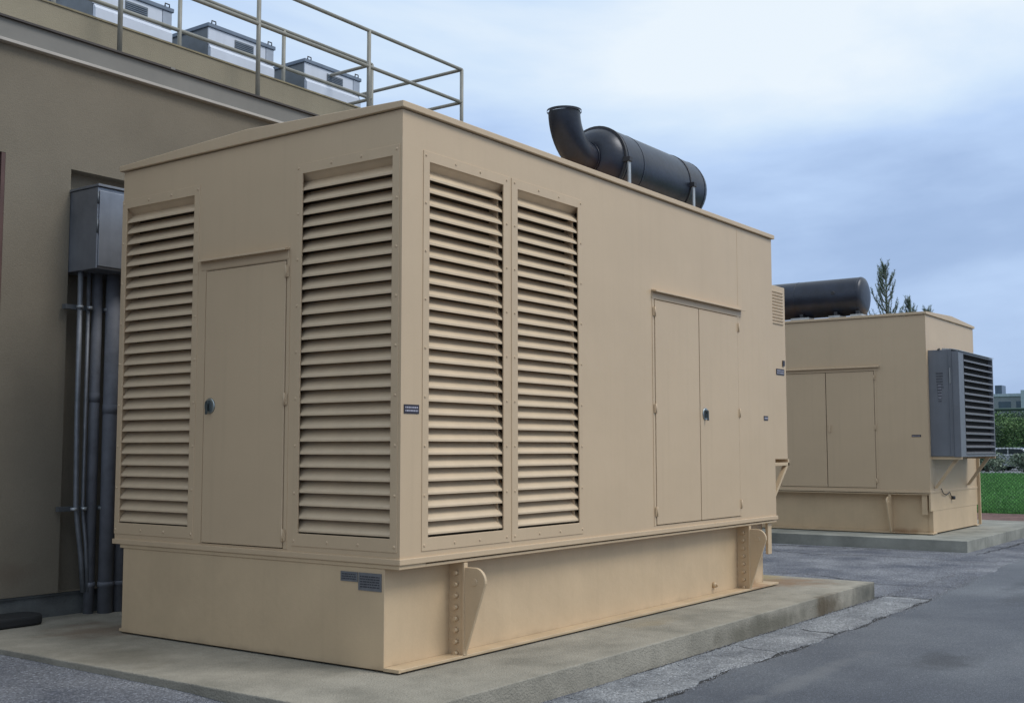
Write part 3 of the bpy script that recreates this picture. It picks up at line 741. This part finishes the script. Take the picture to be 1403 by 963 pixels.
for z in (1.93, .21):
    MB().box(-.42, .62, .04, .09, z+.684-.02, z+.684+.02).build('strut_channel', chan, cr)
    for x, rr in ((.29, .03), (.385, .025), (.60, .066), (.735, .068), (.87, .068)):
        cp('clamp', [(x, 3.925, z-.012), (x, 3.925, z+.012)], rr, galv)
tag(cr, 'bundle of grey vertical conduits running from the electrical box down to the pad', 'conduits')
# low dark block at the left edge
sb = MB()
sb.prism([(-.62, 3.70), (.0-.16, 3.70), (-.09, 3.73), (-.055, 3.80), (-.055, 3.90), (-.09, 3.97), (-.16, 4.0), (-.62, 4.0)], 'z', -.684, -.60)
sbo = sb.build('dark_low_block', block_m, bevel=.025, seg=3)
tag(sbo, 'low dark rounded block lying against the foundation at the left edge of the pad', 'dark block')

# ------------------------------------------------------------------ fence, trees, cars, far building
fe = empty('chain_link_fence', (21.4, 0, -.72))
def fp(n_, mb): return mb.build(n_, fence_m, fe, (-21.4, 0, .72))
FT = 1.56
for k in range(-6, 9):
    y = 3.35+k*2.9
    p = fp('post', MB().tube([(21.4, y, -.9), (21.4, y, FT+.04)], .03, 10)); MB().tube([(21.4, y, FT+.04), (21.4, y, FT+.09)], [.036, .01], 8).build('post_cap', fence_m, p)
fp('top_rail', MB().tube([(21.4, -14, FT), (21.4, 26, FT)], .032, 8))
fp('bottom_wire', MB().tube([(21.4, -14, -.66), (21.4, 26, -.66)], .005, 5))
mesh = MB(); pit = .075; y0, y1 = -6.0, 12.0; H = FT+.66; wr = .0042
n = int((y1-y0+H)/pit)
for i in range(n):
    for sgn in (1, -1):
        ya = y0 - (H if sgn > 0 else 0) + i*pit; yb = ya + sgn*H
        if sgn < 0: ya, yb = y0+i*pit, y0+i*pit-H
        za, zb = -.66, FT
        if max(ya, yb) > y1 or min(ya, yb) < y0: continue
        xo = 21.4 + (.0035 if sgn > 0 else -.0035)
        mesh.add([(xo, ya-wr, za), (xo, ya+wr, za), (xo, yb+wr, zb), (xo, yb-wr, zb), (xo+.003, ya, za), (xo+.003, yb, zb)], [(0, 1, 2, 3), (1, 4, 5, 2), (4, 0, 3, 5)])
fp('wire_mesh', mesh)['kind'] = 'stuff'
tag(fe, 'dark green chain link fence between the reddish mulch bed and the lawn', 'fence')

def pine(x, y, top, label, spread=1.0, seed=1, low=4.0):
    rnd = random.Random(seed); t = empty('pine_tree', (x, y, -.85)); h = top+.85
    lean = rnd.uniform(-.1, .1)
    MB().tube([(0, 0, 0), (lean*.3, 0, h*.4), (lean, .05, h*.8), (lean, .05, h)], [.17, .13, .05, .012], 8).build('trunk', bark, t)
    br = MB(); nd = MB()
    def tuft(p, dr, ln, cnt):
        for _ in range(cnt):
            s = rnd.random(); q = p + dr*ln*s
            a = Vector((rnd.gauss(0, 1), rnd.gauss(0, 1), rnd.gauss(0, 1)+.5)).normalized()
            v_ = (a*.75 + dr*.8).normalized()*rnd.uniform(.10, .19)
            sd_2 = v_.cross(Vector((rnd.gauss(0, 1), rnd.gauss(0, 1), rnd.gauss(0, 1)))).normalized()*.011
            nd.add([q-sd_2, q+sd_2, q+v_], [(0, 1, 2)])
    z = h*.30
    while z < h-.15:
        fr_ = (h-z)/h; nb = 5
        for k in range(nb):
            a = rnd.random()*6.283; ln = (fr_**.8*2.9*spread+.25)*rnd.uniform(.6, 1.1)
            d0 = Vector((math.cos(a), math.sin(a), .15 + .3*(1-fr_))).normalized(); p = Vector((lean*z/h, .04, z)); pts_ = [p]
            cur = p.copy(); dd = d0.copy(); st = 5
            for s in range(st):
                dd = (dd + Vector((0, 0, .34))).normalized(); nx = cur + dd*ln/st
                tuft(cur, dd, ln/st, int(5+16*(s >= 1)*min(1.0, ln/1.2)))
                if s >= 2 and rnd.random() < .8:
                    sdv = (dd + Vector((rnd.uniform(-.8, .8), rnd.uniform(-.8, .8), .5))).normalized(); sl = ln*.22
                    br.tube([cur, cur+sdv*sl], [.010, .004], 4, False); tuft(cur, sdv, sl, 12)
                cur = nx; pts_.append(cur)
            tuft(cur, dd, .22, 16)
            br.tube(pts_, [.028, .022, .016, .012, .008, .004], 5, False)
        z += rnd.uniform(.30, .48)*(.7+fr_)
    for k in range(60): tuft(Vector((lean, .05, h-.75+k*.012)), Vector((0, 0, 1)), .1, 6)
    br.build('branches', bark, t); c = nd.build('crown', needle, t); c['kind'] = 'stuff'
    tag(t, label, 'tree', 'young pines beyond the far generator')
pine(55, 14.65, 10.3, 'tallest young pine rising above the roof of the far generator', 1.25, 3)
pine(57, 14.10, 8.6, 'short pine tip showing above the far roof, right of the tallest pine', .7, 5)
pine(58, 13.45, 8.15, 'smallest pine tip peeking over the corner of the far roof', .7, 9)

def bush(x, y, zb, h, w_, m_, label, seed):
    rnd = random.Random(seed); t = empty('broadleaf_tree', (x, y, zb))
    tr = MB().tube([(0, 0, 0), (.05, 0, h*.45), (.1, .1, h*.7)], [.14, .09, .04], 7)
    for k in range(7):
        a = rnd.random()*6.28; tr.tube([(.03, 0, h*.3), (math.cos(a)*w_*.3, math.sin(a)*w_*.3, h*rnd.uniform(.55, .85))], [.06, .015], 5)
    tr.build('trunk', bark, t)
    lf_ = MB(); cl = [(rnd.uniform(-.34, .34)*w_, rnd.uniform(-.34, .34)*w_, h*rnd.uniform(.35, .82), rnd.uniform(.16, .3)*w_) for _ in range(17)]
    for cx, cy, cz, cr_ in cl:
        for _ in range(330 if h > 2 else 45):
            d_ = Vector((rnd.gauss(0, 1), rnd.gauss(0, 1), rnd.gauss(0, .8))).normalized()*cr_*rnd.uniform(.55, 1.1)
            p = Vector((cx, cy, cz))+d_
            if p.z > h: continue
            a = Vector((rnd.gauss(0, 1), rnd.gauss(0, 1), rnd.gauss(0, 1))).normalized()*.11; b_ = a.cross(Vector((rnd.gauss(0, 1), rnd.gauss(0, 1), 1))).normalized()*.07
            lf_.add([p-a, p+b_, p+a, p-b_], [(0, 1, 2, 3)])
    c = lf_.build('crown', m_, t); c['kind'] = 'stuff'
    tag(t, label, 'tree', 'leafy trees beyond the parking lot')
def onray(px, X):   # world y where image column px meets the plane x = X near the horizon
    dx = (px-701.5)/fpx
    d_ = f + r2*dx; return -4.859 + (X+5.483)*d_.y/d_.x
bush(108, onray(1352, 108), -.2, 4.3, 5.0, leaf1, 'leafy tree just right of the grey hood, beyond the parking lot', 21)
bush(112, onray(1378, 112), -.2, 4.4, 6.0, leaf2, 'darker leafy tree in the gap between the hood and the right edge', 22)
bush(106, onray(1400, 106), -.2, 3.7, 5.0, leaf1, 'leafy tree at the right edge of the photo, beyond the parked cars', 23)
bush(116, onray(1425, 116), -.2, 4.6, 6.0, leaf2, 'leafy tree just outside the right edge behind the cars', 24)
bush(104, onray(1330, 104), -.2, 4.0, 5.0, leaf2, 'leafy tree hidden behind the grey hood', 25)

leaf3 = mat('leaf_pale', (.20, .24, .17), .7, var=.3, scale=1.5, col2=(.10, .14, .09))
bush(64.5, onray(1347, 64.5), -.72, 1.25, 2.0, leaf3, 'pale low shrub in front of the parked cars, just right of the grey hood', 31)
bush(65.5, onray(1398, 65.5), -.72, 1.15, 1.7, leaf3, 'pale low shrub in front of the parked cars at the right edge', 32)

def car(x, y, rz, m_, label, seed):
    t = empty('parked_car', (x, y, -.715), rz)
    # local x forward, z up
    prof = [(-2.15, .35), (-2.2, .62), (-2.12, .92), (-1.75, 1.0), (-1.25, 1.40), (-.9, 1.47), (.25, 1.47), (.55, 1.40), (1.05, .98), (1.85, .86), (2.15, .70), (2.2, .42), (2.1, .28), (-2.05, .26)]
    b = MB(); n_ = len(prof)
    secs = [(-.86, .96), (-.80, 1.0), (.80, 1.0), (.86, .96)]
    def P(p, yy):
        k = 0 if p[1] < .95 else (p[1]-.95)/.52*.17
        return (p[0], yy*(1-k), p[1])
    o = 0
    for yy, s in secs: b.v += [P((p[0]*s, p[1]), yy) for p in prof]
    for i in range(3):
        for j in range(n_): b.f.append((i*n_+j, i*n_+(j+1) % n_, (i+1)*n_+(j+1) % n_, (i+1)*n_+j)); b.sm.append(False)
    b.f.append(tuple(range(n_))); b.sm.append(False); b.f.append(tuple(3*n_+k for k in reversed(range(n_)))); b.sm.append(False)
    b.build('body', m_, t, bevel=.04, seg=3)
    for s in (-1, 1):
        yy = s*.80
        MB().prism([(-1.45, 1.02), (-1.12, 1.36), (-.35, 1.40), (-.35, 1.02)], 'y', yy-.06*s, yy+.035*s).build('side_window', glass_dark, t)
        MB().prism([(-.28, 1.02), (-.28, 1.40), (.28, 1.38), (.82, 1.02)], 'y', yy-.06*s, yy+.035*s).build('side_window', glass_dark, t)
        for xx in (-1.35, 1.35):
            wv = MB().tube([(xx, s*.66, .32), (xx, s*.875, .32)], .32, 20).build('wheel', tyre_m, t); MB().tube([(xx, s*.87, .32), (xx, s*.885, .32)], .20, 14).build('rim', car_silver, wv)
        MB().box(2.06, 2.19, s*.62-.14, s*.62+.14, .60, .74).build('headlight', lamp_m, t)
        MB().box(-2.19, -2.08, s*.66-.10, s*.66+.10, .66, .88).build('tail_light', red_lens, t)
    MB().add([(.58, -.60, 1.40), (.58, .60, 1.40), (1.06, .74, 1.0), (1.06, -.74, 1.0), (.62, -.60, 1.43), (.62, .60, 1.43), (1.10, .74, 1.02), (1.10, -.74, 1.02)], [(0, 1, 2, 3), (7, 6, 5, 4), (0, 4, 5, 1), (1, 5, 6, 2), (2, 6, 7, 3), (3, 7, 4, 0)]).build('windscreen', glass_dark, t)
    MB().add([(-1.30, -.58, 1.39), (-1.30, .58, 1.39), (-1.76, .70, 1.02), (-1.76, -.70, 1.02), (-1.34, -.58, 1.42), (-1.34, .58, 1.42), (-1.80, .70, 1.04), (-1.80, -.70, 1.04)], [(0, 1, 2, 3), (7, 6, 5, 4), (0, 4, 5, 1), (1, 5, 6, 2), (2, 6, 7, 3), (3, 7, 4, 0)]).build('rear_window', glass_dark, t)
    tag(t, label, 'car', 'cars parked beyond the lawn')
car(74, onray(1338, 74), math.pi, car_white, 'white parked car just right of the grey hood, beyond the lawn', 1)
car(74, onray(1371, 74), math.pi/2+.1, car_silver, 'silver parked car between the white car and the right edge of the photo', 2)
car(74.5, onray(1402, 74.5), math.pi/2, car_blue, 'dark blue parked car cut off by the right edge of the photo', 3)

car(83, onray(1352, 83), math.pi/2, car_blue, 'blue car parked in the farther row, seen over the roof of the white car', 4)
car(83, onray(1392, 83), math.pi/2, car_white, 'small looking white car parked in the farther row near the right edge', 5)

fb = empty('office_building', (215, 52, -.2))
yR, yL = onray(1440, 215), onray(1300, 215)
def fbp(n_, mb, m_): return mb.build(n_, m_, fb, (-215, -52, .2))
fbw = fbp('wall', MB().box(215, 235, yR, yL, -.2, 10.0), far_wall)
fbp('roof_parapet', MB().box(214.8, 235, yR-.2, yL+.2, 10.0, 10.5), far_pale)
yy = yR+1
while yy < yL-2:
    for z in (1.2, 4.4, 7.4):
        o = fbp('window', MB().box(214.93, 215, yy, yy+2.1, z, z+1.7), far_win)
    yy += 3.0
fbp('stair_tower', MB().box(211, 214.7, onray(1425, 212), onray(1398, 212), -.2, 10.9), far_pale)
fbp('rooftop_box', MB().box(218, 221, onray(1366, 218)-.6, onray(1366, 218)+.6, 10.5, 12.2), far_win)
tag(fb, 'low grey office building far behind the fence at the right edge', 'building')
